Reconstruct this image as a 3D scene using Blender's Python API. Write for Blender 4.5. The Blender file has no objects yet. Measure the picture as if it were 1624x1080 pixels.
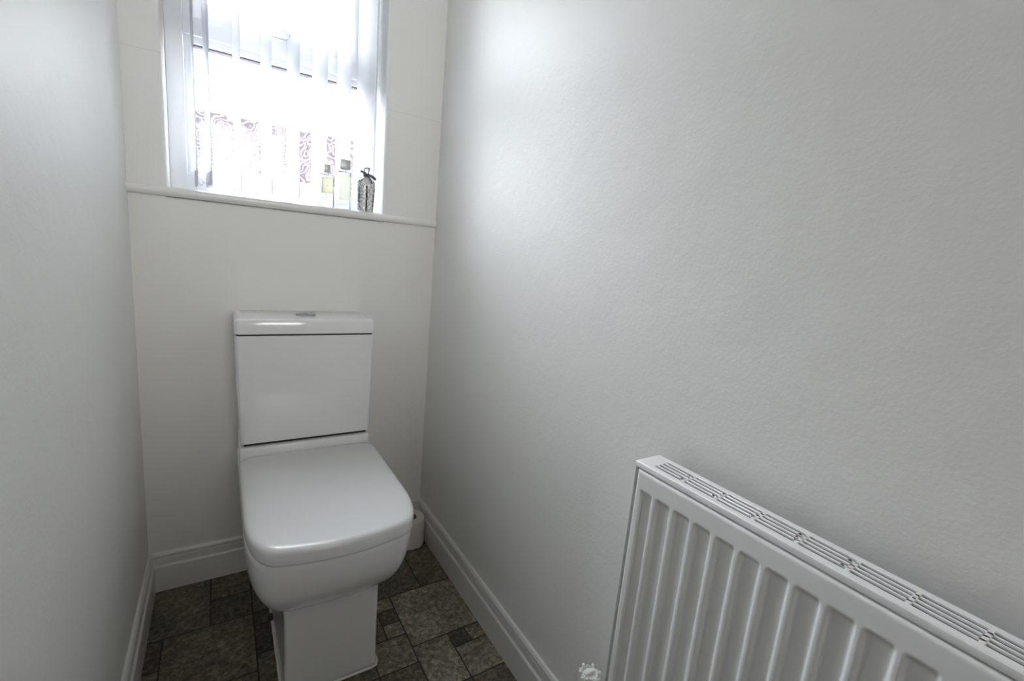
import bpy, bmesh, math, random
from mathutils import Vector, Matrix
random.seed(7)
sc = bpy.context.scene
COL = sc.collection

# ------------------------------------------------------------------ camera
FPX = 730.2
cam_d = bpy.data.cameras.new('camera'); cam = bpy.data.objects.new('camera', cam_d); COL.objects.link(cam)
Rv = Vector((0.8460, -0.5250, 0.0880)); Fv = Vector((0.532, 0.828, -0.178))
YAW, PITCH, ROLL = 0.5716, -0.1794, 0.0897
cy, sy, cp, sp, cr, sr = (math.cos(YAW), math.sin(YAW), math.cos(PITCH), math.sin(PITCH), math.cos(ROLL), math.sin(ROLL))
Fv = Vector((sy*cp, cy*cp, sp)); r0 = Vector((cy, -sy, 0)); u0 = r0.cross(Fv)
Rv = cr*r0 + sr*u0; Uv = -sr*r0 + cr*u0
M = Matrix((Rv, Uv, -Fv)).transposed().to_4x4(); M.translation = Vector((0.1894, -1.5, 1.035))
cam.matrix_world = M
cam_d.sensor_width = 36; cam_d.lens = 36*FPX/1624; cam_d.clip_start = 0.01
sc.camera = cam

# ------------------------------------------------------------------ light
SKY = 14.0
w = bpy.data.worlds.new('sky'); sc.world = w; w.use_nodes = True
bg = w.node_tree.nodes['Background']; bg.inputs[0].default_value = (0.90, 0.955, 1.0, 1); bg.inputs[1].default_value = SKY
def portal(name, loc, rot, sx, sz):
    l = bpy.data.lights.new(name, 'AREA'); l.shape = 'RECTANGLE'; l.size = sx; l.size_y = sz; l.cycles.is_portal = True
    o = bpy.data.objects.new(name, l); o.location = loc; o.rotation_euler = rot; COL.objects.link(o)
portal('window_portal', (0.352, 0.20, 1.58), (math.radians(-90), 0, 0), 0.56, 0.95)
hl = bpy.data.lights.new('hall_overhead_fill', 'AREA'); hl.shape = 'DISK'; hl.size = 0.34; hl.energy = 0.5; hl.color = (1.0, 0.96, 0.90)  # added overhead fill behind the camera, with no fitting modelled
hlo = bpy.data.objects.new('hall_overhead_fill', hl); hlo.location = (0.4, -2.6, 2.30); COL.objects.link(hlo)
hw_ = bpy.data.lights.new('hall_aimed_fill', 'AREA'); hw_.shape = 'RECTANGLE'; hw_.size = 0.7; hw_.size_y = 0.7; hw_.energy = 1.2; hw_.color = (1.0, 0.985, 0.94); hw_.spread = math.radians(62)  # added fill aimed at the upper back wall; the hall has no window
hwo = bpy.data.objects.new('hall_aimed_fill', hw_); hwo.location = (0.40, -3.38, 1.62); hwo.rotation_euler = (math.radians(92.5), 0, 0); COL.objects.link(hwo)
sc.view_settings.view_transform = 'Standard'; sc.view_settings.look = 'None'
sc.view_settings.exposure = 1.50; sc.view_settings.gamma = 1.0; sc.view_settings.use_curve_mapping = False
sc.cycles.max_bounces = 16; sc.cycles.diffuse_bounces = 12; sc.cycles.transparent_max_bounces = 16; sc.cycles.transmission_bounces = 10

W = 0.806          # room width
H = 2.40
YB = -1.80         # door wall

# ------------------------------------------------------------------ materials
def new_mat(name):
    m = bpy.data.materials.new(name); m.use_nodes = True
    return m, m.node_tree, m.node_tree.nodes['Principled BSDF']
def mat(name, col, rough=0.5, metal=0, bump=None, spec=None, var=None, coat=0):
    m, t, b = new_mat(name)
    b.inputs['Base Color'].default_value = (*col, 1); b.inputs['Roughness'].default_value = rough; b.inputs['Metallic'].default_value = metal
    if spec is not None: b.inputs['Specular IOR Level'].default_value = spec
    if coat: b.inputs['Coat Weight'].default_value = coat; b.inputs['Coat Roughness'].default_value = 0.06
    tc = t.nodes.new('ShaderNodeTexCoord')
    if bump:
        prev = None
        for sc_, st, dist in bump:
            n = t.nodes.new('ShaderNodeTexNoise'); n.inputs['Scale'].default_value = sc_; n.inputs['Detail'].default_value = 4
            t.links.new(tc.outputs['Object'], n.inputs['Vector'])
            bn = t.nodes.new('ShaderNodeBump'); bn.inputs['Strength'].default_value = st; bn.inputs['Distance'].default_value = dist
            t.links.new(n.outputs['Fac'], bn.inputs['Height'])
            if prev: t.links.new(prev.outputs['Normal'], bn.inputs['Normal'])
            prev = bn
        t.links.new(prev.outputs['Normal'], b.inputs['Normal'])
    if var:
        n = t.nodes.new('ShaderNodeTexNoise'); n.inputs['Scale'].default_value = var[0]; n.inputs['Detail'].default_value = 3
        t.links.new(tc.outputs['Object'], n.inputs['Vector'])
        r = t.nodes.new('ShaderNodeValToRGB'); r.color_ramp.elements[0].position = 0.35; r.color_ramp.elements[1].position = 0.65
        r.color_ramp.elements[0].color = (*[c*(1-var[1]) for c in col], 1); r.color_ramp.elements[1].color = (*col, 1)
        t.links.new(n.outputs['Fac'], r.inputs['Fac']); t.links.new(r.outputs['Color'], b.inputs['Base Color'])
    return m
MW = mat('matt_white_wall_paint', (0.80, 0.795, 0.775), 0.50, bump=[(190, 0.26, 0.0012), (14, 0.35, 0.006)], spec=0.32, var=(3, 0.012))
def cracked(m0):
    m = m0.copy(); m.name = 'white_wall_paint_with_hairline_joint'; t = m.node_tree; b = t.nodes['Principled BSDF']
    src = b.inputs['Base Color'].links[0].from_socket
    tc = t.nodes.new('ShaderNodeTexCoord'); sp_ = t.nodes.new('ShaderNodeSeparateXYZ'); t.links.new(tc.outputs['Object'], sp_.inputs[0])
    n = t.nodes.new('ShaderNodeTexNoise'); n.inputs['Scale'].default_value = 20; t.links.new(tc.outputs['Object'], n.inputs['Vector'])
    def mth(op, a, c):
        x = t.nodes.new('ShaderNodeMath'); x.operation = op
        for k, v in ((0, a), (1, c)):
            if isinstance(v, float): x.inputs[k].default_value = v
            else: t.links.new(v, x.inputs[k])
        return x.outputs[0]
    z = mth('ADD', sp_.outputs['Z'], mth('MULTIPLY', n.outputs['Fac'], .006))
    d = mth('LESS_THAN', mth('ABSOLUTE', mth('SUBTRACT', z, 1.4445), 0.0), .0008)
    mx = t.nodes.new('ShaderNodeMix'); mx.data_type = 'RGBA'; t.links.new(mth('MULTIPLY', d, .30), mx.inputs[0]); t.links.new(src, mx.inputs[6]); mx.inputs[7].default_value = (.42, .41, .38, 1)
    t.links.new(mx.outputs[2], b.inputs['Base Color']); return m
MWB = cracked(MW)
MC = mat('ceiling_paint', (0.80, 0.80, 0.78), 0.8)
MG = mat('white_gloss_wood_paint', (0.76, 0.755, 0.735), 0.28, bump=[(60, 0.12, 0.001)], var=(9, 0.02))
MS = mat('window_sill_gloss_paint', (0.82, 0.815, 0.80), 0.25, bump=[(40, 0.12, 0.001)])
MP = mat('white_vitreous_china', (0.82, 0.82, 0.82), 0.12, spec=0.5, coat=0.3)
ML = mat('white_seat_plastic', (0.72, 0.72, 0.72), 0.22, spec=0.5)
MU = mat('white_window_plastic', (0.80, 0.82, 0.86), 0.3)
MR = mat('white_radiator_enamel', (0.82, 0.82, 0.82), 0.22, spec=0.5)
MT = mat('white_valve_plastic', (0.84, 0.84, 0.82), 0.4)
MCH = mat('brushed_chrome', (0.42, 0.43, 0.45), 0.38, 1)
MPA = mat('toilet_paper', (0.80, 0.775, 0.74), 0.95, bump=[(300, 0.3, 0.001)], var=(50, 0.03))
MCO = mat('cardboard_core', (0.28, 0.22, 0.16), 0.9)
MGR = mat('dark_rubber_and_gap_shade', (0.03, 0.03, 0.03), 0.8)
MSE = mat('white_sealant', (0.80, 0.79, 0.75), 0.4, bump=[(90, .4, .002)], var=(30, .12))
MDK = mat('dark_screw', (0.06, 0.055, 0.05), 0.5, 0.5)
MGC = mat('silver_grey_cap', (0.5, 0.5, 0.51), 0.4, 0.5)
MLI = mat('olive_label_ink', (0.36, 0.34, 0.16), 0.7)
MRB = mat('dark_grey_ribbon', (0.10, 0.10, 0.12), 0.35)
MGA = mat('grey_rubber_gasket', (0.12, 0.11, 0.13), 0.6)
MBD = mat('clear_white_chain_beads', (0.5, 0.5, 0.52), 0.3)
MPO = mat('weight_pocket_edge', (0.62, 0.60, 0.63), 0.6)
MHM = mat('hall_paint', (0.70, 0.66, 0.60), 0.7)
MCP = mat('hall_carpet', (0.20, 0.17, 0.14), 0.95, bump=[(200, .5, .003)])
MGD = mat('garden_concrete', (0.16, 0.155, 0.145), 0.9, var=(2, .2))
MSH = mat('shade_grey_metal', (0.22, 0.215, 0.20), 0.7)  # dark grey puts the shade inside the radiator into the colour
MCU = mat('chrome_pipe', (0.7, 0.7, 0.72), 0.2, 1)

def glass_mat():
    m = bpy.data.materials.new('patterned_obscure_glass'); m.use_nodes = True; t = m.node_tree; t.nodes.clear()
    out = t.nodes.new('ShaderNodeOutputMaterial'); tr = t.nodes.new('ShaderNodeBsdfTransparent'); tl = t.nodes.new('ShaderNodeBsdfTranslucent')
    tr.inputs[0].default_value = (.97, .97, .98, 1); tl.inputs[0].default_value = (1, 1, 1, 1)
    gl = t.nodes.new('ShaderNodeBsdfGlossy'); gl.inputs['Roughness'].default_value = 0.05
    tc = t.nodes.new('ShaderNodeTexCoord')
    nz = t.nodes.new('ShaderNodeTexNoise'); nz.inputs['Scale'].default_value = 9; nz.inputs['Detail'].default_value = 2
    t.links.new(tc.outputs['Object'], nz.inputs['Vector'])
    sep = t.nodes.new('ShaderNodeVectorMath'); sep.operation = 'MULTIPLY_ADD'; sep.inputs[1].default_value = (.9, .9, .9)
    t.links.new(nz.outputs['Color'], sep.inputs[0]); t.links.new(tc.outputs['Object'], sep.inputs[2])
    wv = t.nodes.new('ShaderNodeTexWave'); wv.wave_type = 'RINGS'; wv.inputs['Scale'].default_value = 9; wv.inputs['Distortion'].default_value = 5; wv.inputs['Detail'].default_value = 2; wv.inputs['Detail Scale'].default_value = 3
    t.links.new(sep.outputs[0], wv.inputs['Vector'])
    rp = t.nodes.new('ShaderNodeValToRGB'); rp.color_ramp.elements[0].position = .72; rp.color_ramp.elements[1].position = .98
    rp.color_ramp.elements[0].color = (0, 0, 0, 1); rp.color_ramp.elements[1].color = (.055, .055, .055, 1)
    t.links.new(wv.outputs['Fac'], rp.inputs['Fac'])
    mx = t.nodes.new('ShaderNodeMixShader'); t.links.new(rp.outputs['Color'], mx.inputs['Fac']); t.links.new(tr.outputs[0], mx.inputs[1]); t.links.new(tl.outputs[0], mx.inputs[2])
    m2 = t.nodes.new('ShaderNodeMixShader'); m2.inputs["Fac"].default_value = 0.02; t.links.new(mx.outputs[0], m2.inputs[1]); t.links.new(gl.outputs[0], m2.inputs[2])
    t.links.new(m2.outputs[0], out.inputs['Surface'])
    return m
MGL = glass_mat()
def thin_glass(name, tint, gloss=0.12):
    m = bpy.data.materials.new(name); m.use_nodes = True; t = m.node_tree; t.nodes.clear()
    out = t.nodes.new('ShaderNodeOutputMaterial'); tr = t.nodes.new('ShaderNodeBsdfTransparent'); tr.inputs[0].default_value = (*tint, 1)
    gl = t.nodes.new('ShaderNodeBsdfGlossy'); gl.inputs['Roughness'].default_value = 0.03
    fr = t.nodes.new('ShaderNodeFresnel'); mx = t.nodes.new('ShaderNodeMixShader')
    t.links.new(fr.outputs[0], mx.inputs[0]); t.links.new(tr.outputs[0], mx.inputs[1]); t.links.new(gl.outputs[0], mx.inputs[2]); t.links.new(mx.outputs[0], out.inputs[0])
    return m
MBG = thin_glass('clear_bottle_glass', (.93, .95, .93))
def paper_label(name, col):
    m = bpy.data.materials.new(name); m.use_nodes = True; t = m.node_tree; t.nodes.clear()
    out = t.nodes.new('ShaderNodeOutputMaterial'); d = t.nodes.new('ShaderNodeBsdfDiffuse'); l = t.nodes.new('ShaderNodeBsdfTranslucent')
    d.inputs[0].default_value = (*col, 1); l.inputs[0].default_value = (*col, 1); mx = t.nodes.new('ShaderNodeMixShader'); mx.inputs[0].default_value = .45
    t.links.new(d.outputs[0], mx.inputs[1]); t.links.new(l.outputs[0], mx.inputs[2]); t.links.new(mx.outputs[0], out.inputs[0]); return m
MLA = paper_label('cream_label_paper', (.88, .875, .76)); MLB = paper_label('pale_label_paper', (.92, .92, .86))
def slat_mat():
    m = bpy.data.materials.new('white_blind_fabric'); m.use_nodes = True; t = m.node_tree; t.nodes.clear()
    out = t.nodes.new('ShaderNodeOutputMaterial'); d = t.nodes.new('ShaderNodeBsdfDiffuse'); l = t.nodes.new('ShaderNodeBsdfTranslucent')
    d.inputs[0].default_value = (.60, .61, .63, 1); l.inputs[0].default_value = (.60, .61, .63, 1)
    tc = t.nodes.new('ShaderNodeTexCoord'); mp = t.nodes.new('ShaderNodeMapping'); mp.inputs['Scale'].default_value = (400, 400, 90)
    n = t.nodes.new('ShaderNodeTexNoise'); n.inputs['Scale'].default_value = 1
    t.links.new(tc.outputs['Object'], mp.inputs[0]); t.links.new(mp.outputs[0], n.inputs['Vector'])
    b = t.nodes.new('ShaderNodeBump'); b.inputs['Strength'].default_value = .2; b.inputs['Distance'].default_value = .001
    t.links.new(n.outputs['Fac'], b.inputs['Height']); t.links.new(b.outputs[0], d.inputs['Normal'])
    mx = t.nodes.new('ShaderNodeMixShader'); mx.inputs[0].default_value = .20
    t.links.new(d.outputs[0], mx.inputs[1]); t.links.new(l.outputs[0], mx.inputs[2]); t.links.new(mx.outputs[0], out.inputs[0])
    return m
MSL = slat_mat()
def brick_mat():
    m, t, b = new_mat('red_garden_brick'); tc = t.nodes.new('ShaderNodeTexCoord'); mp = t.nodes.new('ShaderNodeMapping')
    mp.inputs['Rotation'].default_value = (math.radians(90), 0, 0)
    br = t.nodes.new('ShaderNodeTexBrick'); br.inputs['Color1'].default_value = (.0255, .0213, .0233, 1); br.inputs['Color2'].default_value = (.0238, .0198, .0218, 1)
    br.inputs['Mortar'].default_value = (.0225, .0195, .021, 1); br.inputs['Scale'].default_value = 1; br.inputs['Brick Width'].default_value = .225
    br.inputs['Row Height'].default_value = .075; br.inputs['Mortar Size'].default_value = .01
    t.links.new(tc.outputs['Object'], mp.inputs[0]); t.links.new(mp.outputs[0], br.inputs['Vector']); t.links.new(br.outputs['Color'], b.inputs['Base Color'])
    b.inputs['Roughness'].default_value = .95; b.inputs['Specular IOR Level'].default_value = 0
    return m
MBR = brick_mat()
def tile_mat():
    m, t, b = new_mat('stone_effect_vinyl'); tc = t.nodes.new('ShaderNodeTexCoord')
    at = t.nodes.new('ShaderNodeAttribute'); at.attribute_name = 'tile_tone'
    mp = t.nodes.new('ShaderNodeVectorMath'); mp.operation = 'MULTIPLY_ADD'
    t.links.new(at.outputs['Color'], mp.inputs[0]); mp.inputs[1].default_value = (7, 7, 7); t.links.new(tc.outputs['Object'], mp.inputs[2])
    n1 = t.nodes.new('ShaderNodeTexNoise'); n1.inputs['Scale'].default_value = 85; n1.inputs['Detail'].default_value = 8; n1.inputs['Roughness'].default_value = .68; n1.inputs['Distortion'].default_value = .5
    n2 = t.nodes.new('ShaderNodeTexNoise'); n2.inputs['Scale'].default_value = 9; n2.inputs['Detail'].default_value = 3
    n3 = t.nodes.new('ShaderNodeTexVoronoi'); n3.inputs['Scale'].default_value = 75
    for n in (n1, n2, n3): t.links.new(mp.outputs[0], n.inputs['Vector'])
    r1 = t.nodes.new('ShaderNodeValToRGB'); e = r1.color_ramp.elements
    e[0].position = .30; e[0].color = (.034, .031, .024, 1); e[1].position = .70; e[1].color = (.30, .278, .235, 1)
    e2 = e.new(.5); e2.color = (.135, .123, .098, 1)
    t.links.new(n1.outputs['Fac'], r1.inputs['Fac'])
    r2 = t.nodes.new('ShaderNodeValToRGB'); e = r2.color_ramp.elements; e[0].position = .35; e[0].color = (.72, .74, .72, 1); e[1].position = .65; e[1].color = (1.2, 1.13, 1.0, 1)
    t.links.new(n2.outputs['Fac'], r2.inputs['Fac'])
    r3 = t.nodes.new('ShaderNodeValToRGB'); e = r3.color_ramp.elements; e[0].position = .06; e[0].color = (.45, .45, .45, 1); e[1].position = .16; e[1].color = (1, 1, 1, 1)
    t.links.new(n3.outputs['Distance'], r3.inputs['Fac'])
    def mul(a, c):
        x = t.nodes.new('ShaderNodeMix'); x.data_type = 'RGBA'; x.blend_type = 'MULTIPLY'; x.inputs[0].default_value = 1
        t.links.new(a, x.inputs[6]); t.links.new(c, x.inputs[7]); return x.outputs[2]
    c = mul(mul(mul(r1.outputs['Color'], r2.outputs['Color']), r3.outputs['Color']), at.outputs['Color'])
    t.links.new(c, b.inputs['Base Color']); b.inputs['Roughness'].default_value = .5; b.inputs['Specular IOR Level'].default_value = .35
    bp_ = t.nodes.new('ShaderNodeBump'); bp_.inputs['Strength'].default_value = .5; bp_.inputs['Distance'].default_value = .0015
    t.links.new(n1.outputs['Fac'], bp_.inputs['Height']); t.links.new(bp_.outputs[0], b.inputs['Normal'])
    return m
MTI = tile_mat()
MGT = mat('dark_printed_grout', (.020, .018, .014), .7)
def grille_mat():   # white enamel with rust blooms on the cross bars
    m, t, b = new_mat('rust_spotted_enamel'); tc = t.nodes.new('ShaderNodeTexCoord')
    n = t.nodes.new('ShaderNodeTexNoise'); n.inputs['Scale'].default_value = 55; n.inputs['Detail'].default_value = 3
    t.links.new(tc.outputs['Object'], n.inputs['Vector'])
    r = t.nodes.new('ShaderNodeValToRGB'); e = r.color_ramp.elements; e[0].position = .60; e[0].color = (.82, .82, .82, 1); e[1].position = .72; e[1].color = (.16, .06, .03, 1)
    k = e.new(.65); k.color = (.62, .50, .36, 1)
    t.links.new(n.outputs['Fac'], r.inputs['Fac']); t.links.new(r.outputs['Color'], b.inputs['Base Color']); b.inputs['Roughness'].default_value = .35
    return m
MRU = grille_mat()
def glitter_mat():
    m, t, b = new_mat('silver_glitter'); tc = t.nodes.new('ShaderNodeTexCoord'); v = t.nodes.new('ShaderNodeTexVoronoi'); v.inputs['Scale'].default_value = 230
    t.links.new(tc.outputs['Object'], v.inputs['Vector'])
    r = t.nodes.new('ShaderNodeValToRGB'); e = r.color_ramp.elements; e[0].position = .1; e[0].color = (.4, .4, .42, 1); e[1].position = .8; e[1].color = (.95, .95, .97, 1)
    t.links.new(v.outputs['Color'], r.inputs['Fac']); t.links.new(r.outputs['Color'], b.inputs['Base Color'])
    b.inputs['Metallic'].default_value = .35; b.inputs['Roughness'].default_value = .45
    bm_ = t.nodes.new('ShaderNodeBump'); bm_.inputs['Strength'].default_value = .9; bm_.inputs['Distance'].default_value = .002
    t.links.new(v.outputs['Color'], bm_.inputs['Height']); t.links.new(bm_.outputs[0], b.inputs['Normal'])
    return m
MGX = glitter_mat()
MGX2 = mat('black_sequins', (.05, .05, .06), .25, .6)

# ------------------------------------------------------------------ helpers
def obj(name, bm, m, parent=None, smooth=False, angle=35):
    me = bpy.data.meshes.new(name)
    bmesh.ops.recalc_face_normals(bm, faces=bm.faces[:])
    bm.to_mesh(me); bm.free()
    for mm in (m if isinstance(m, (list, tuple)) else [m]): me.materials.append(mm)
    o = bpy.data.objects.new(name, me); COL.objects.link(o)
    if parent: o.parent = parent; o.matrix_parent_inverse = Matrix.Translation(-parent.location)
    if smooth:
        me.shade_smooth(); me.set_sharp_from_angle(angle=math.radians(angle))
    return o
def thing(name, loc, label=None, cat=None, group=None, kind=None):
    o = bpy.data.objects.new(name, None); COL.objects.link(o); o.location = loc; o.empty_display_size = .05
    tag(o, label, cat, group, kind); return o
def tag(o, label=None, cat=None, group=None, kind=None):
    if label: o['label'] = label
    if cat: o['category'] = cat
    if group: o['group'] = group
    if kind: o['kind'] = kind
    return o
def box(bm, a, b, bev=0, seg=2, mi=0, rotz=0):
    r = bmesh.ops.create_cube(bm, size=1); vs = r['verts']
    c = [(a[i]+b[i])/2 for i in range(3)]; s = [abs(b[i]-a[i]) for i in range(3)]
    for v in vs:
        p = Vector((v.co.x*s[0], v.co.y*s[1], v.co.z*s[2]))
        if rotz: p = Matrix.Rotation(rotz, 3, 'Z') @ p
        v.co = p + Vector(c)
    fs = set(f for v in vs for f in v.link_faces)
    for f in fs: f.material_index = mi
    if bev:
        es = list(set(e for v in vs for e in v.link_edges))
        bmesh.ops.bevel(bm, geom=es, offset=bev, segments=seg, profile=.5, affect='EDGES')
def B(): return bmesh.new()
def cyl(bm, p0, p1, r0, r1=None, n=24, caps=True, mi=0):
    r1 = r0 if r1 is None else r1
    p0 = Vector(p0); p1 = Vector(p1); d = (p1-p0).normalized()
    a = d.orthogonal().normalized(); b = d.cross(a)
    A = [bm.verts.new(p0 + (a*math.cos(2*math.pi*i/n)+b*math.sin(2*math.pi*i/n))*r0) for i in range(n)]
    C = [bm.verts.new(p1 + (a*math.cos(2*math.pi*i/n)+b*math.sin(2*math.pi*i/n))*r1) for i in range(n)]
    for i in range(n):
        f = bm.faces.new((A[i], A[(i+1) % n], C[(i+1) % n], C[i])); f.material_index = mi
    if caps:
        f = bm.faces.new(A); f.material_index = mi; f = bm.faces.new(C); f.material_index = mi
def lathe(bm, prof, c, n=32, close=False, sq=None):
    rings = []
    for r, z in prof:
        ring = []
        for i in range(n):
            a = 2*math.pi*i/n
            k = 1
            if sq: k = (abs(math.cos(a))**sq + abs(math.sin(a))**sq)**(-1/sq)
            ring.append(bm.verts.new((c[0]+r*k*math.cos(a), c[1]+r*k*math.sin(a), c[2]+z)))
        rings.append(ring)
    for k in range(len(rings)-1):
        for i in range(n): bm.faces.new((rings[k][i], rings[k][(i+1) % n], rings[k+1][(i+1) % n], rings[k+1][i]))
    if close:
        for i in range(n): bm.faces.new((rings[-1][i], rings[-1][(i+1) % n], rings[0][(i+1) % n], rings[0][i]))
    else:
        bm.faces.new(rings[0]); bm.faces.new(rings[-1])
def tube(bm, pts, r, n=8, mi=0):
    pts = [Vector(p) for p in pts]; prev = None; up = Vector((.13, .21, .97)).normalized()
    for i, p in enumerate(pts):
        d = (pts[min(i+1, len(pts)-1)] - pts[max(i-1, 0)]).normalized()
        a = d.cross(up).normalized(); b = a.cross(d)
        ring = [bm.verts.new(p + (a*math.cos(2*math.pi*k/n)+b*math.sin(2*math.pi*k/n))*r) for k in range(n)]
        if prev:
            for k in range(n):
                f = bm.faces.new((prev[k], prev[(k+1) % n], ring[(k+1) % n], ring[k])); f.material_index = mi
        else: bm.faces.new(ring)
        prev = ring
    bm.faces.new(prev)
def loft(bm, loops, cap0=True, cap1=True):
    R = [[bm.verts.new(p) for p in l] for l in loops]; n = len(R[0])
    for k in range(len(R)-1):
        for i in range(n): bm.faces.new((R[k][i], R[k][(i+1) % n], R[k+1][(i+1) % n], R[k+1][i]))
    if cap0: bm.faces.new(R[0])
    if cap1: bm.faces.new(R[-1])
def ball(bm, c, r, u=8, v=6):
    m = Matrix.Translation(c); bmesh.ops.create_uvsphere(bm, u_segments=u, v_segments=v, radius=r, matrix=m)

# ------------------------------------------------------------------ shell
def struct(name, bm, m, label=None, **k):
    o = obj(name, bm, m, **k); o['kind'] = 'structure'
    if label: o['label'] = label
    return o
T = .1
bm = B(); box(bm, (-T, YB-T, 0), (0, 0, H)); struct('wall_left', bm, MW, 'smooth white painted wall running along the left side of the toilet')
bm = B(); box(bm, (W, YB-T, 0), (W+T, 0, H)); struct('wall_right', bm, MW, 'smooth white painted wall behind the radiator')
# window wall: a ring round the opening with rounded plaster corners
OX0, OX1, OZ0, OZ1 = .078, .626, 1.108, 2.06
YO = .27
bm = B()
def rect(o, y, full=False):
    if full: x0, x1, z0, z1 = -T, W+T, -.0, H
    else: x0, x1, z0, z1 = OX0-o, OX1+o, OZ0-o, OZ1+o
    return [(x0, y, z0), (x1, y, z0), (x1, y, z1), (x0, y, z1)]
rr = .008
loops = [rect(0, 0, True)] + [rect(rr*(1-math.sin(a)), rr*(1-math.cos(a))) for a in [i*math.pi/2/6 for i in range(7)]] + [rect(0, YO), rect(0, YO, True)]
loft(bm, loops + [loops[0]], False, False); bmesh.ops.remove_doubles(bm, verts=bm.verts[:], dist=1e-6)
struct('wall_back', bm, MWB, 'white painted wall behind the toilet with the window opening', smooth=True, angle=30)
bm = B()
box(bm, (-T, YB-T, 0), (.03, YB, H)); box(bm, (W-.03, YB-T, 0), (W+T, YB, H)); box(bm, (.03, YB-T, 2.03), (W-.03, YB, H))
struct('wall_front', bm, MW)
bm = B(); box(bm, (-T, YB-T, H), (W+T, YO, H+.1)); struct('ceiling', bm, MC)

# floor: printed modular stone-effect vinyl, one mesh
G = .0502; gx0 = -.005; gy0 = -.012
def tx(i): return gx0 + G*i
def ty(j): return gy0 - G*j
placed = {}
tiles = []
NX0, NX1, NY0, NY1 = -1, 18, -1, 37
def put(i0, i1, j0, j1, tone=None):
    for i in range(i0, i1):
        for j in range(j0, j1): placed[(i, j)] = 1
    tiles.append((i0, i1, j0, j1, tone if tone else random.uniform(.75, 1.2)))
for t_ in [(-1, 3, -1, 4, 1.0), (3, 5, -1, 2, .85), (3, 5, 2, 4, .66), (5, 7, 1, 4, .85), (5, 6, 4, 5, .7), (5, 7, 5, 7, .6), (5, 7, 7, 10, .9), (-1, 1, 4, 6, .62), (1, 5, 4, 8, .95),
           (14, 17, 2, 6, 1.0), (10, 14, 3, 6, .95), (12, 14, 1, 3, 1.25), (12, 16, 6, 10, 1.85), (10, 12, 6, 7, 1.5), (11, 12, 7, 8, .72), (11, 12, 8, 9, 1.75), (9, 11, 7, 9, .8),
           (10, 12, 9, 11, 1.4), (12, 14, 10, 13, 1.6), (14, 15, 10, 11, .66), (15, 16, 10, 11, 1.5), (14, 16, 11, 13, 1.8), (14, 16, 13, 16, .85), (10, 12, 11, 13, .85), (8, 10, 9, 11, .95)]: put(*t_)
rnd = random.Random(3)
for j in range(NY0, NY1):
    for i in range(NX0, NX1):
        if (i, j) in placed: continue
        opts = [(4, 4), (2, 3), (3, 2), (2, 2), (2, 2), (4, 3)]; rnd.shuffle(opts); opts.append((1, 1))
        for a, b in opts:
            if i+a <= NX1 and j+b <= NY1 and not any((i+p, j+q) in placed for p in range(a) for q in range(b)):
                put(i, i+a, j, j+b, rnd.uniform(.65, 1.2)); break
bm = B(); lay = bm.loops.layers.float_color.new('tile_tone')
box(bm, (-T, YB-T, -.05), (W+T, 0, -.0006), mi=1)
gap = .0019
def clampx(v): return min(max(v, 0), W)
for (i0, i1, j0, j1, tone) in tiles:
    x0, x1 = clampx(tx(i0)+gap), clampx(tx(i1)-gap); y1, y0 = min(ty(j0)-gap, 0), max(ty(j1)+gap, YB-T)
    if x1-x0 < .004 or y1-y0 < .004: continue
    # slightly wavering hand-cut edges
    pts = []
    def edge(p, q):
        n = max(1, int((Vector(q)-Vector(p)).length/.012)); d = Vector(q)-Vector(p); nrm = Vector((-d.y, d.x)).normalized()
        for k in range(n):
            s = k/n; pts.append(Vector(p)+d*s+nrm*(random.uniform(-.0007, .0004) if k else 0))
    edge((x0, y0), (x1, y0)); edge((x1, y0), (x1, y1)); edge((x1, y1), (x0, y1)); edge((x0, y1), (x0, y0))
    pts = [Vector((clampx(p.x), min(p.y, 0))) for p in pts]
    f = bm.faces.new([bm.verts.new((p.x, p.y, 0)) for p in pts]); f.material_index = 0
    rj = random.uniform(-.04, .04)
    for l in f.loops: l[lay] = (tone*(1+rj), tone, tone*(1-rj*.5), 1)
me = bpy.data.meshes.new('floor'); bm.to_mesh(me); bm.free(); me.materials.append(MTI); me.materials.append(MGT)
fo = bpy.data.objects.new('floor', me); COL.objects.link(fo); fo['kind'] = 'structure'; fo['label'] = 'dark stone effect vinyl floor in mixed square and oblong tiles'

# skirting boards: moulded profile swept along a wall
SK = [(0, 0), (.013, 0), (.013, .076), (.0115, .079), (.0085, .0815), (.0085, .100), (.0075, .1025), (.0095, .106), (.0095, .112), (.006, .119), (0, .119)]
def skirting(name, p0, p1, nrm, ends=(0, 0), label=None):
    bm = B(); p0 = Vector(p0); p1 = Vector(p1); n = Vector(nrm); d = (p1-p0).normalized(); loops = []
    for p, e in ((p0, ends[0]), (p1, ends[1])):
        loops.append([p + n*o + Vector((0, 0, z)) + d*(o*e) for o, z in SK])
    loft(bm, loops); return struct(name, bm, MG, label)
skirting('baseboard_back', (0, 0, 0), (W, 0, 0), (0, -1, 0), (1, -1), 'white moulded skirting board behind the toilet')
skirting('baseboard_left', (0, YB, 0), (0, 0, 0), (1, 0, 0), (0, -1), 'white moulded skirting board along the left wall')
skirting('baseboard_right', (W, YB, 0), (W, 0, 0), (-1, 0, 0), (0, -1), 'white moulded skirting board below the radiator wall')

# ------------------------------------------------------------------ window
win = thing('window_1', (.352, .1, 1.131), kind='structure'); win['label'] = 'white framed window with fanlight and obscure glass above the toilet'
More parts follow.
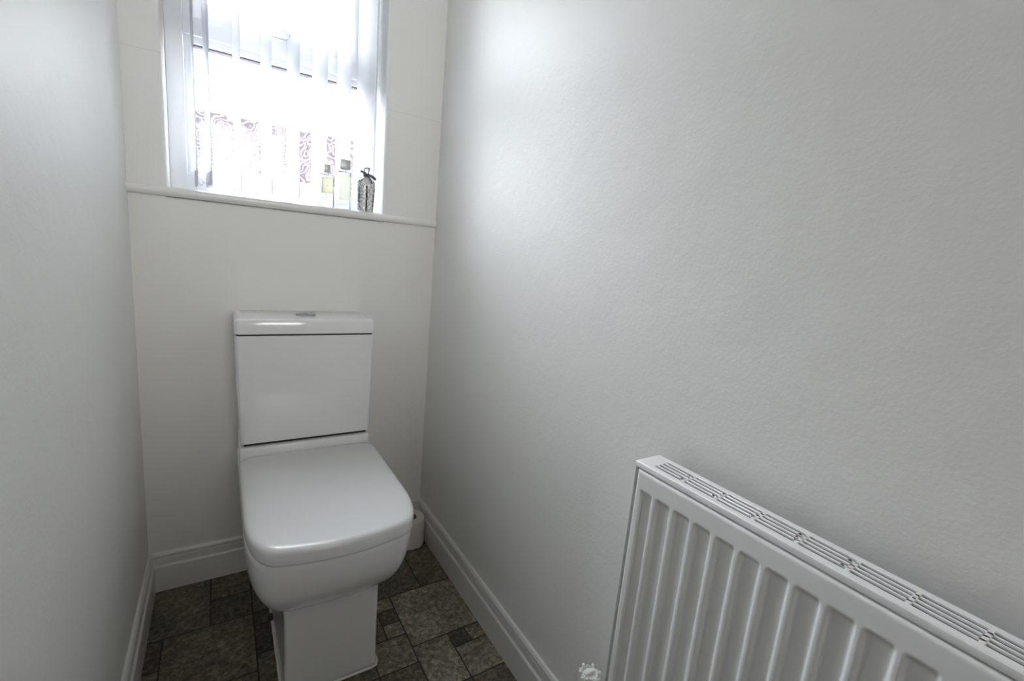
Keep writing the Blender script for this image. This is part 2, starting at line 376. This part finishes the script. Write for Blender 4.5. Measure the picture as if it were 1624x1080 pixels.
# sill board with half-round nosing and horns reaching the side walls
bm = B()
plan = [(.0, .0), (OX0, .0), (OX0, .14), (OX1, .14), (OX1, 0), (W-.004, 0)]
ST, SB = 1.131, 1.109
nose = [(0, SB), (-.006, SB-.001), (-.012, SB+.0005), (-.017, SB+.004), (-.0195, SB+.010), (-.019, SB+.016), (-.016, SB+.020), (-.011, SB+.0222), (-.006, ST), (0, ST)]
loft(bm, [[(x, y, z) for y, z in nose] for x in (.0, W-.004)])
box(bm, (OX0, -.001, SB), (OX1, .14, ST))
obj('window_sill', bm, MS, win, smooth=True, angle=50)
bm = B()
FY0, FY1 = .113, .178           # frame depth
def frame(bm, x0, x1, z0, z1, wl, wr, wb, wt, y0, y1, bev=.003):
    box(bm, (x0, y0, z0), (x0+wl, y1, z1), bev); box(bm, (x1-wr, y0, z0), (x1, y1, z1), bev)
    box(bm, (x0+wl-.004, y0, z0), (x1-wr+.004, y1, z0+wb), bev); box(bm, (x0+wl-.004, y0, z1-wt), (x1-wr+.004, y1, z1), bev)
frame(bm, OX0, OX1, ST, OZ1, .040, .040, .052, .045, FY0, FY1)
box(bm, (OX0+.0395, FY0+.0012, 1.536), (OX1-.0395, FY1, 1.581), .003)
obj('window_frame', bm, MU, win, smooth=True)
bm = B()   # glazing bead of the fixed lower pane
frame(bm, OX0+.038, OX1-.038, ST+.050, 1.538, .020, .020, .021, .021, FY0+.007, FY1-.02, .006)
obj('glazing_bead', bm, MU, win, smooth=True)
bm = B(); box(bm, (OX0+.057, FY0+.012, 1.513), (OX1-.057, FY1-.03, 1.518))
obj('gasket', bm, MGA, win)
bm = B(); frame(bm, OX0+.036, OX1-.036, 1.578, OZ1-.041, .058, .058, .046, .058, FY0+.004, FY1, .005)
obj('fanlight_sash', bm, MU, win, smooth=True)
bm = B(); box(bm, (OX0+.055, .141, ST+.068), (OX1-.055, .145, 1.520)); obj('window_pane', bm, MGL, win)
bm = B(); box(bm, (OX0+.09, .141, 1.617), (OX1-.09, .145, OZ1-.095)); obj('window_pane', bm, MGL, win)
hd = B(); box(hd, (.325, .091, 1.589), (.385, .1175, 1.611), .003); box(hd, (.318, .075, 1.594), (.362, .093, 1.606), .004)
h_ = obj('window_handle', hd, MU, win, smooth=True)

# vertical blind
bl = thing('vertical_blind', (.352, .045, 2.0), 'white vertical blind with open fabric slats and bead chain hanging in the window', 'blind')
bm = B(); box(bm, (OX0+.006, .045, 2.025), (OX1-.006, .079, 2.058), .003); obj('headrail', bm, MU, bl)
slats = [(.1390, .10), (.168, .165), (.236, .17), (.307, .24), (.376, .27), (.447, .33), (.515, .28), (.580, .38)]
SY = .064
zb = 1.148
near = []
for (xc, s) in slats:
    c = math.sqrt(1-s*s); hw = .0445
    bm = B(); N = 12; rows = []
    for z in (zb, zb+.02, zb+.044, 1.4, 1.7, 2.022):
        row = []
        for k in range(N+1):
            u = -1+2*k/N; bow = .0022*(1-u*u)
            row.append((xc - u*hw*s + bow*c, SY + u*hw*c + bow*s, z))
        rows.append(row)
    # closed thin cloth: front and back sheets
    th = .0004
    V1 = [[bm.verts.new(p) for p in r] for r in rows]
    for a in range(len(V1)-1):
        for k in range(N): bm.faces.new((V1[a][k], V1[a][k+1], V1[a+1][k+1], V1[a+1][k]))
    sl = obj('slat', bm, MSL, bl, smooth=True)
    # bottom weight in its pocket, with a grey end clip
    def turn(bm):
        for v in bm.verts:
            d = Vector((v.co.x-xc, v.co.y-SY)); v.co.x = xc + d.x*c - d.y*s; v.co.y = SY + d.x*s + d.y*c
    bm = B(); box(bm, (xc-.0010, SY-hw+.003, zb+.004), (xc+.0010, SY+hw-.003, zb+.040)); turn(bm); wt = obj('weight', bm, MSL, sl)
    bm = B(); box(bm, (xc-.0012, SY-hw-.0008, zb+.002), (xc+.0012, SY-hw+.0030, zb+.041)); turn(bm); obj('end_clip', bm, MPO, sl)
    near.append((xc+hw*s, SY-hw*c))
for side in (0, 1):
    bm = B()
    for k in range(len(slats)-1):
        (x0, s0), (x1, s1) = slats[k], slats[k+1]; hw = .0445; f_ = 1 if side == 0 else -1
        p = Vector((x0+f_*hw*s0, SY-f_*hw*math.sqrt(1-s0*s0), zb+.043)); q = Vector((x1+f_*hw*s1, SY-f_*hw*math.sqrt(1-s1*s1), zb+.043))
        sag = .030 if (q-p).length > .05 else .036
        n = 17
        for i in range(n+1):
            u = i/n; c_ = p.lerp(q, u); c_.z -= sag*4*u*(1-u)
            ball(bm, c_, .0012, 6, 4)
    obj('bead_chain', bm, MBD, bl, smooth=True)

# ------------------------------------------------------------------ toilet
to = thing('toilet', (.392, -.30, 0), 'white close coupled toilet with square cistern and closed seat', 'toilet')
TX = .392
# pedestal + bowl in one china body
def outline(x0, x1, yb, yf, rb, bow, ys, fr=.70, kk=.62):
    """straight back with radius rb, straight sides to ys, gently bowed front with rounded corners"""
    pts = []; cxm = (x0+x1)/2; hw = (x1-x0)/2
    for k in range(9):
        a = math.radians(180-90*k/8); pts.append((x0+rb+rb*math.cos(a), yb-rb+rb*math.sin(a)))
    for k in range(9):
        a = math.radians(90-90*k/8); pts.append((x1-rb+rb*math.cos(a), yb-rb+rb*math.sin(a)))
    for k in range(1, 8): pts.append((x1, yb-rb+(ys-(yb-rb))*k/8))
    fx = fr*hw; fy = yf+bow*fr*fr; sl = 2*bow*fr/hw
    P0 = Vector((x1, ys)); P3 = Vector((cxm+fx, fy)); dy = fy-ys
    P1 = Vector((x1, ys+dy*kk)); L = (hw-fx)*kk; P2 = Vector((cxm+fx+L, fy+sl*L))
    bz = [(1-t)**3*P0+3*(1-t)**2*t*P1+3*(1-t)*t*t*P2+t**3*P3 for t in [q/14 for q in range(15)]]
    pts += [(p.x, p.y) for p in bz]
    for k in range(1, 24):
        u = fr*(1-2*k/24); pts.append((cxm+u*hw, yf+bow*u*u))
    pts += [(2*cxm-p.x, p.y) for p in reversed(bz)]
    for k in range(1, 8): pts.append((x0, ys+((yb-rb)-ys)*k/8))
    return pts
def seat_outline(off): return outline(.2180+off, .5665-off, -.1785-off, -.6510+off, .030, .036, -.475)
def sup(cx, hw, yb, yf, nfront, nback, n=72, tb=1.0):
    """closed outline; hw half width, yb back y, yf front y; superellipse exponents"""
    cyy = yb + (yf-yb)*.5; hl_ = abs(yf-yb)/2; pts = []
    for i in range(n):
        a = 2*math.pi*i/n; ca, sa = math.cos(a), math.sin(a)
        e = nfront if sa < 0 else nback
        x = math.copysign(abs(ca)**(2/e), ca)*hw; y = math.copysign(abs(sa)**(2/e), sa)*hl_
        pts.append((cx+x, cyy+y))
    return pts
bm = B()
prof = [ # z, cx, half width, front y, back y, back radius, bow, corner start depth, front fraction, handle
    (0.000, .3955, .1055, -.522, -.05, .01, .001, .012, .93, .6), (0.004, .3955, .1060, -.523, -.05, .01, .001, .012, .93, .6), (0.03, .3955, .1045, -.5215, -.05, .01, .001, .012, .93, .6),
    (.12, .396, .1035, -.521, -.05, .01, .001, .012, .93, .6), (.20, .396, .1040, -.521, -.05, .01, .001, .012, .93, .6),
    (.226, .396, .106, -.523, -.05, .012, .003, .020, .90, .6), (.2345, .3955, .116, -.533, -.05, .014, .008, .045, .85, .6), (.244, .395, .129, -.547, -.05, .018, .014, .075, .78, .6),
    (.259, .394, .1435, -.568, -.045, .02, .020, .105, .74, .6), (.281, .393, .1560, -.590, -.04, .02, .026, .130, .72, .6), (.309, .3925, .1650, -.611, -.03, .02, .030, .150, .71, .6), (.335, .392, .1700, -.624, -.02, .02, .032, .160, .70, .6),
    (.36, .392, .1722, -.631, -.015, .02, .034, .166, .70, .61), (.40, .392, .1742, -.640, -.012, .02, .035, .170, .70, .62), (.414, .392, .1744, -.641, -.012, .02, .035, .170, .70, .62), (.4185, .392, .172, -.638, -.014, .02, .035, .170, .70, .62)]
loft(bm, [[(x, y, z) for x, y in outline(cx-hw, cx+hw, yb, yf, rb, bow, yf+dp, fr, kk)] for z, cx, hw, yf, yb, rb, bow, dp, fr, kk in prof])
pan = obj('pan', bm, MP, to, smooth=True, angle=40)
bm = B(); box(bm, (.2215, -.176, .38), (.5600, -.012, .4735), .006, 3); obj('cistern_ledge', bm, MP, to, smooth=True)
bm = B(); box(bm, (.232, -.160, .470), (.552, -.02, .485)); obj('cistern_gasket', bm, MGR, to)
# cistern, tapering towards the bottom
def rbox(bm, secs, r, seg=5):
    loops = []
    for z, x0, x1, y0, y1, rad in secs:
        l = []
        for (cx, cyy, a0) in ((x1-rad, y1-rad, 0), (x0+rad, y1-rad, 90), (x0+rad, y0+rad, 180), (x1-rad, y0+rad, 270)):
            for k in range(seg+1):
                a = math.radians(a0+90*k/seg); l.append((cx+rad*math.cos(a), cyy+rad*math.sin(a), z))
        loops.append(l)
    loft(bm, loops)
bm = B()
rbox(bm, [(.4830, .2270, .5575, -.171, -.005, .008), (.4845, .2245, .560, -.1735, -.003, .010), (.488, .2235, .561, -.1745, -.002, .012), (.63, .2185, .5635, -.1745, -.002, .012), (.777, .2150, .5655, -.1745, -.002, .012)], .01)
ci = obj('cistern', bm, MP, to, smooth=True)
bm = B(); rbox(bm, [(.776, .2195, .561, -.171, -.004, .01), (.7835, .2195, .561, -.171, -.004, .01)], .01); obj('lid_shadow_gap', bm, MGR, to)  # near-black strip painted as the shade under the cistern lid
bm = B()
rbox(bm, [(.7815, .2160, .5655, -.1755, -.002, .011), (.783, .2145, .567, -.177, -.002, .012), (.812, .2150, .5665, -.1765, -.002, .012), (.8165, .2165, .565, -.175, -.003, .012), (.820, .2205, .561, -.171, -.007, .012), (.8212, .226, .555, -.165, -.012, .012)], .01)
cl = obj('cistern_lid', bm, MP, to, smooth=True)
bm = B(); lathe(bm, [(.026, 0), (.026, .0025), (.0245, .0042), (.020, .0045), (.0195, .004), (0.0005, .0046)], (.391, -.098, .8208), 40)
fb = obj('flush_button', bm, MCH, to, smooth=True); fb['label'] = 'round chrome dual flush button'
bm = B(); box(bm, (.3905, -.1175, .8252), (.3915, -.0785, .8258)); obj('button_split', bm, MGR, fb)
# seat and lid
bm = B()
loft(bm, [[(x, y, z) for x, y in seat_outline(o)] for z, o in ((.417, .009), (.4215, .0065), (.4235, .006), (.4235, .012))])
obj('seat', bm, ML, to, smooth=True)
bm = B()
def dome(x, y): return 0
loft(bm, [[(x, y, z) for x, y in seat_outline(o)] for z, o in ((.4215, .010), (.4195, .003), (.4205, .0008), (.424, 0), (.443, .0005), (.4485, .0022), (.4520, .0062), (.4535, .012), (.4540, .020), (.4543, .06))])
obj('seat_lid', bm, ML, to, smooth=True, angle=60)
for x in (.300, .484):
    bm = B(); cyl(bm, (x-.02, -.182, .4275), (x+.02, -.182, .4275), .005, n=16); obj('hinge', bm, ML, to, smooth=True)
# sealant bead round the foot and floor fixing screw
bm = B()
path = [(.2885, -.06), (.2885, -.515), (.2935, -.5265), (.3055, -.528), (.485, -.528), (.4985, -.5265), (.503, -.515), (.503, -.06)]
pp = []
for k in range(len(path)-1):
    n = max(1, int((Vector(path[k+1])-Vector(path[k])).length/.02))
    for i in range(n): pp.append(Vector(path[k]).lerp(Vector(path[k+1]), i/n))
pp.append(Vector(path[-1]))
tube(bm, [(p.x+random.uniform(-.0006, .0006), p.y+random.uniform(-.0006, .0006), .0025) for p in pp], .0034, 8)
sb = obj('sealant_bead', bm, MSE, to, smooth=True); sb['label'] = 'white sealant line round the foot'
bm = B(); box(bm, (.283, -.268, .003), (.2925, -.252, .017), .002); cyl(bm, (.2915, -.262, .012), (.279, -.262, .012), .0055, n=12)
fs = obj('fixing_screw', bm, MDK, to, smooth=True); fs['label'] = 'small dark floor fixing screw'

# ------------------------------------------------------------------ toilet roll
ro = thing('toilet_roll', (.741, -.083, 0), 'white toilet roll standing on the floor between the toilet and the corner', 'toilet roll')
bm = B(); lathe(bm, [(.021, 0), (.047, 0), (.049, .002), (.0495, .05), (.049, .098), (.0475, .1), (.023, .1), (.021, .098)], (.741, -.083, 0), 48, close=True)
obj('paper', bm, MPA, ro, smooth=True)
bm = B(); lathe(bm, [(.0195, .0005), (.0212, .0005), (.0212, .0995), (.0195, .0995)], (.741, -.083, 0), 32, close=True)
obj('cardboard_core', bm, MCO, ro, smooth=True)
bm = B()   # loose outer sheet end
pts = []
for z in (.001, .099):
    pts.append([(.741+.0502*math.cos(math.radians(a)), -.083+.0502*math.sin(math.radians(a)), z) for a in range(-75, -20, 5)])
V0 = [[bm.verts.new(p) for p in r] for r in pts]
for k in range(len(V0[0])-1): bm.faces.new((V0[0][k], V0[0][k+1], V0[1][k+1], V0[1][k]))
obj('loose_sheet', bm, MPA, ro, smooth=True)

# ------------------------------------------------------------------ radiator
RX0, RX1 = .716, .768; RY0, RY1 = -1.058, -1.668; RZ0, RZ1 = .15, .75
ra = thing('radiator', (.742, -1.36, RZ0), 'white panel radiator with slotted top grille and vertical flutes on the right wall', 'radiator')
# front panel: fluted heightfield
bm = B()
PX = .7135; PY0, PY1 = -1.0640, -1.662; PZ0, PZ1 = .158, .7402
def sm(t): t = min(max(t, 0), 1); return t*t*(3-2*t)
def recess(y, z):
    yy = (-1.101 - y)/.0325; fr_ = yy-math.floor(yy); d = abs(fr_-.5)*.0325        # distance from recess centre
    py = 1-sm((d-.0085)/.0055)
    if y > -1.0765 or y < -1.652: py = 0
    pz = sm((.7125-z)/.010)*sm((z-.185)/.010)
    return .0065*py*pz
n = int((PY0-PY1)/.00165)
ys = [PY0+(PY1-PY0)*k/n for k in range(n+1)]
zs = [PZ1-.0015*k for k in range(26)] + [.70, .68, .6, .5, .4, .3, .2] + [.195-.003*k for k in range(13)]
zs = sorted(set(round(z, 4) for z in zs))
def rnd_edge(y, z):
    d = min(abs(y-PY0), abs(y-PY1), abs(z-PZ1), abs(z-PZ0)); r = .006
    return 0 if d > r else r-math.sqrt(max(0, r*r-(r-d)**2))
grid = [[bm.verts.new((PX+recess(y, z)+rnd_edge(y, z), y, z)) for y in ys] for z in zs]
for a in range(len(zs)-1):
    for k in range(n): bm.faces.new((grid[a][k], grid[a][k+1], grid[a+1][k+1], grid[a+1][k]))
back = [bm.verts.new((PX+.0125, y_, z_)) for y_, z_ in ((PY0, PZ0), (PY1, PZ0), (PY1, PZ1), (PY0, PZ1))]
bm.faces.new(back)
bm.faces.new([grid[0][k] for k in range(n+1)] + [back[1], back[0]])
bm.faces.new([grid[-1][k] for k in range(n+1)] + [back[2], back[3]])
bm.faces.new([grid[a][0] for a in range(len(zs))] + [back[3], back[0]])
bm.faces.new([grid[a][-1] for a in range(len(zs))] + [back[2], back[1]])
obj('front_panel', bm, MR, ra, smooth=True, angle=50)
# convector fins behind the panel
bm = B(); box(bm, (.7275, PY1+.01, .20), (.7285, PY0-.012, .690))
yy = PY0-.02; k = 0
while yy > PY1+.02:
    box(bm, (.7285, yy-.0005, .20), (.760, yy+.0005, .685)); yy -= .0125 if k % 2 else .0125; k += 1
obj('convector_fins', bm, MSH, ra)
bm = B(); box(bm, (.7655, RY1+.004, .20), (.7670, RY0-.004, RZ1-.006)); obj('back_panel', bm, MSH, ra)
# side covers
for ya, yb_ in ((RY0, RY0-.0022), (RY1+.0022, RY1)):
    bm = B(); box(bm, (RX0-.001, yb_, RZ0+.01), (RX1, ya, RZ1-.006), .0008, 2)
    obj('side_cover', bm, MR, ra, smooth=True)
# top grille with real slots
bm = B(); GT, GB = RZ1, RZ1-.0030
def gb(x0, x1, y0, y1): box(bm, (x0, y1, GB), (x1, y0, GT), .0006, 1)
sx = [(.7268, .7323), (.7355, .7410), (.7442, .7497), (.7529, .7584)]
blocks = []
y = -1.084
while y-.0475 > RY1+.02: blocks.append((y, y-.0462)); y -= .0508
yend = blocks[-1][1]
gb(RX0+.0005, sx[0][0], RY0, RY1); gb(sx[3][1], RX1, RY0, RY1)
gb(sx[0][0]-.0004, sx[3][1]+.0004, RY0, blocks[0][0]); gb(sx[0][0]-.0004, sx[3][1]+.0004, yend, RY1)
for k in range(3): gb(sx[k][1], sx[k+1][0], blocks[0][0]+.0004, yend-.0004)
for k in range(len(blocks)-1): gb(sx[0][0]-.0004, sx[3][1]+.0004, blocks[k][1], blocks[k+1][0])
box(bm, (RX0-.0014, RY1, RZ1-.0085), (RX0+.0010, RY0, RZ1), .0011, 3)
obj('top_grille', bm, MR, ra, smooth=True, angle=40)
# rust marks sitting on slot corners
bm = B()
rr_ = random.Random(5)
for k in range(len(blocks)-1):
    for q in range(3):
        if rr_.random() < .8:
            y_ = blocks[k][1]+rr_.uniform(-.003, .004); x_ = (sx[q][1]+sx[q+1][0])/2
            s_ = rr_.uniform(.0006, .0013)
            bmesh.ops.create_uvsphere(bm, u_segments=8, v_segments=5, radius=1, matrix=Matrix.Translation((x_-.0012, y_, GT+.0001)) @ Matrix.Diagonal((s_, s_*1.8, .0007, 1)))
ru = obj('rust_spot', bm, mat('brown_rust', (.17, .085, .045), .9, var=(300, .5)), ra); ru['label'] = 'brown rust marks on the grille bars'; ru['kind'] = 'stuff'
# wall brackets
for y_ in (-1.18, -1.55):
    bm = B(); box(bm, (.760, y_-.015, .24), (W, y_+.015, .68)); obj('wall_bracket', bm, MR, ra)
# valve with ribbed thermostatic head
VX, VY = .7465, -.997
va = B()
cyl(va, (VX, VY, .168), (VX, VY, .215), .011, n=20); cyl(va, (VX, VY, .186), (VX, RY0-.003, .186), .009, n=20); cyl(va, (VX, VY-.018, .186), (VX, VY-.034, .186), .014, n=6)
cyl(va, (VX, VY, .0), (VX, VY, .17), .0075, n=16)
vo = obj('valve_body', va, MCU, ra, smooth=True)
vh = B()
lathe(vh, [(.013, .213), (.0145, .215), (.0145, .235), (.0165, .238), (.0175, .290), (.0165, .299), (.0145, .3015), (.0145, .298), (.002, .298)], (VX, VY, 0), 32)
for k in range(12):
    a = 2*math.pi*k/12
    cx_, cy_ = VX+.0178*math.cos(a), VY+.0178*math.sin(a)
    box(vh, (cx_-.0022, cy_-.0022, .240), (cx_+.0022, cy_+.0022, .303 if k % 2 else .298), .0008, 2, rotz=a)
box(vh, (VX-.011, VY-.003, .298), (VX+.011, VY+.003, .3045), .001)
vho = obj('thermostatic_head', vh, MT, vo, smooth=True)

# ------------------------------------------------------------------ things on the sill
def flat_quad(bm, x0, x1, z0, z1, y, t=.0003, mi=0): box(bm, (x0, y-t, z0), (x1, y, z1), mi=mi)
def perfume(name, xc, yc, hw, hd, hb, capw, caph, label, lx, lz0, lz1, lm, ink):
    r = thing(name, (xc, yc, ST), label, 'bottle')
    zb_ = ST
    bm = B(); box(bm, (xc-hw, yc-hd, zb_), (xc+hw, yc+hd, zb_+hb), .003, 3)
    cyl(bm, (xc, yc, zb_+hb-.001), (xc, yc, zb_+hb+.008), .006, n=20)
    obj('glass_body', bm, MBG, r, smooth=True)
    bm = B(); box(bm, (xc-capw, yc-capw, zb_+hb+.006), (xc+capw, yc+capw, zb_+hb+.006+caph), .0015, 2)
    obj('bottle_cap', bm, MGC, r, smooth=True)
    bm = B(); flat_quad(bm, xc-lx, xc+lx, zb_+lz0, zb_+lz1, yc-hd-.0001)
    la = obj('paper_label', bm, lm, r)
    if ink:
        bm = B(); y_ = yc-hd-.0005; a, b, c, d = xc-lx+.0012, xc+lx-.0012, zb_+lz0+.0015, zb_+lz1-.0015; t = .0007
        flat_quad(bm, a, b, c, c+t, y_); flat_quad(bm, a, b, d-t, d, y_); flat_quad(bm, a, a+t, c, d, y_); flat_quad(bm, b-t, b, c, d, y_)
        m_ = (c+d)/2
        for (u0, u1, v0, v1) in ((-.0015, -.0009, -.002, .002), (-.0009, .0004, .0012, .0018), (.0004, .001, -.002, .0016), (-.005, -.003, -.0004, .0002), (.0035, .0045, -.0010, .0002), (-.006, .006, .0105, .0109), (-.005, .005, -.0125, -.0121)):
            flat_quad(bm, xc+u0, xc+u1, m_+v0, m_+v1, y_)
        obj('label_print', bm, MLI, la)
    return r
perfume('perfume_bottle', .4590, .001, .0205, .0100, .0925, .0085, .0215, 'small clear perfume bottle with cream label and short grey cap on the sill', .0155, .038, .083, MLA, True)
perfume('perfume_bottle', .5080, .001, .0200, .0105, .108, .0145, .0275, 'taller clear perfume bottle with wide square grey cap beside the silver bottle', .0150, .025, .096, MLB, False)
sx_, sy_ = .5730, -.001
sb_ = thing('silver_bottle', (sx_, sy_, ST), 'glittery silver bottle with dark ribbon bow at the right end of the sill', 'bottle')
bm = B(); lathe(bm, [(.0195, 0), (.0205, .004), (.0225, .04), (.0245, .075), (.0235, .088), (.018, .097), (.009, .103), (.008, .106)], (sx_, sy_, ST), 48, sq=2.6)
for v in bm.verts: v.co.y = sy_+(v.co.y-sy_)*.66
obj('glitter_body', bm, MGX, sb_, smooth=True)
bm = B(); lathe(bm, [(.0075, .105), (.0070, .118), (.0085, .121), (.0090, .126), (.0080, .128)], (sx_, sy_, ST), 24)
obj('bottle_neck', bm, MBG, sb_, smooth=True)
bm = B(); lathe(bm, [(.0095, .126), (.0098, .1275), (.0098, .1305), (.0085, .1315)], (sx_, sy_, ST), 24)
obj('bottle_stopper', bm, MCH, sb_, smooth=True)
bm = B()
def rad(z): # body radius at height
    P_ = [(0, .0195), (.04, .0225), (.075, .0245), (.088, .0235), (.097, .018)]
    for (a, ra_), (b, rb_) in zip(P_, P_[1:]):
        if a <= z <= b: return ra_+(rb_-ra_)*(z-a)/(b-a)
    return .018
for a_ in (-150, -98, -92, -35, -10, 10, 60, 120, 170, 190):
    a = math.radians(a_); k_ = (abs(math.cos(a))**2.6 + abs(math.sin(a))**2.6)**(-1/2.6)
    top = .075 if a_ in (-98, -92) else .092
    z = .003
    while z < top:
        r_ = rad(z)*k_+.0004; j = random.uniform(-.0005, .0005)
        ball(bm, (sx_+r_*math.cos(a)+j, sy_+r_*math.sin(a)*.66, ST+z), random.uniform(.0011, .0019), 6, 4); z += .0024
se = obj('sequin_trim', bm, MGX2, sb_, smooth=True); se['label'] = 'dark sequin strings running down the bottle'
bm = B()
def ribbon(pts, wdt, t=.0006):
    pts = [Vector(p) for p in pts]; prev = None
    for i, p in enumerate(pts):
        d = (pts[min(i+1, len(pts)-1)]-pts[max(i-1, 0)]).normalized(); s = d.cross(Vector((0, 1, .2))).normalized(); n = s.cross(d).normalized()
        wq = wdt[i] if isinstance(wdt, list) else wdt
        r = [bm.verts.new(p+s*wq/2+n*t), bm.verts.new(p-s*wq/2+n*t), bm.verts.new(p-s*wq/2-n*t), bm.verts.new(p+s*wq/2-n*t)]
        if prev:
            for k in range(4): bm.faces.new((prev[k], prev[(k+1) % 4], r[(k+1) % 4], r[k]))
        else: bm.faces.new(r)
        prev = r
    bm.faces.new(prev)
zt = ST+.108; fy = sy_-.014
lathe(bm, [(.0090, .103), (.0105, .105), (.0105, .111), (.0088, .1135)], (sx_, sy_, ST), 20)
ball(bm, (sx_, fy+.002, zt), .0048)
ribbon([(sx_, fy, zt), (sx_-.008, fy-.003, zt+.004), (sx_-.018, fy-.002, zt+.007), (sx_-.0215, fy, zt+.0085)], [.004, .006, .007, .0075])
ribbon([(sx_-.002, fy, zt-.001), (sx_-.008, fy-.004, zt-.002), (sx_-.013, fy-.003, zt+.002), (sx_-.008, fy, zt+.003), (sx_, fy, zt)], [.004, .006, .005, .006, .004])
ribbon([(sx_, fy, zt), (sx_+.009, fy-.004, zt-.002), (sx_+.017, fy-.003, zt-.006), (sx_+.025, fy, zt-.011)], [.005, .008, .009, .007])
ribbon([(sx_+.001, fy, zt-.001), (sx_+.006, fy-.003, zt-.009), (sx_+.011, fy-.002, zt-.018), (sx_+.013, fy-.001, zt-.024)], [.004, .005, .005, .005])
tube(bm, [(sx_-.018, sy_-.014, ST+.088), (sx_-.022, sy_-.018, ST+.094), (sx_-.027, sy_-.019, ST+.090), (sx_-.0285, sy_-.019, ST+.07), (sx_-.029, sy_-.018, ST+.04), (sx_-.028, sy_-.017, ST+.002)], .0006, 6)
tube(bm, [(sx_, fy, zt), (sx_-.010, fy-.003, zt-.010), (sx_-.018, sy_-.014, ST+.088)], .0007, 6)
rbn = obj('ribbon_bow', bm, MRB, sb_, smooth=True, angle=50)

# ------------------------------------------------------------------ outside and hall
bm = B(); box(bm, (-8, YO, -.3), (9, 12, -.2)); struct('ground', bm, MGD)
bm = B(); box(bm, (-7, 4.0, -.2), (8, 4.22, 2.12))
tag(obj('garden_wall', bm, MBR), 'pale red garden wall seen blurred through the lower window glass', 'garden wall')
bm = B()
box(bm, (-.4, -3.4, -.05), (W+.4, YB-T, 0)); struct('floor_2', bm, MCP)
bm = B(); box(bm, (-.5, -3.4, 0), (-.4, YB-T, H)); box(bm, (W+.4, -3.4, 0), (W+.5, YB-T, H)); box(bm, (-.5, -3.5, 0), (W+.5, -3.4, H)); box(bm, (-.5, YB-T-.02, 0), (-T, YB-T, H)); box(bm, (W+T, YB-T-.02, 0), (W+.5, YB-T, H))
struct('wall_hall', bm, MHM)
bm = B(); box(bm, (-.5, -3.5, H), (W+.5, YB-T, H+.05)); struct('ceiling_2', bm, MC)
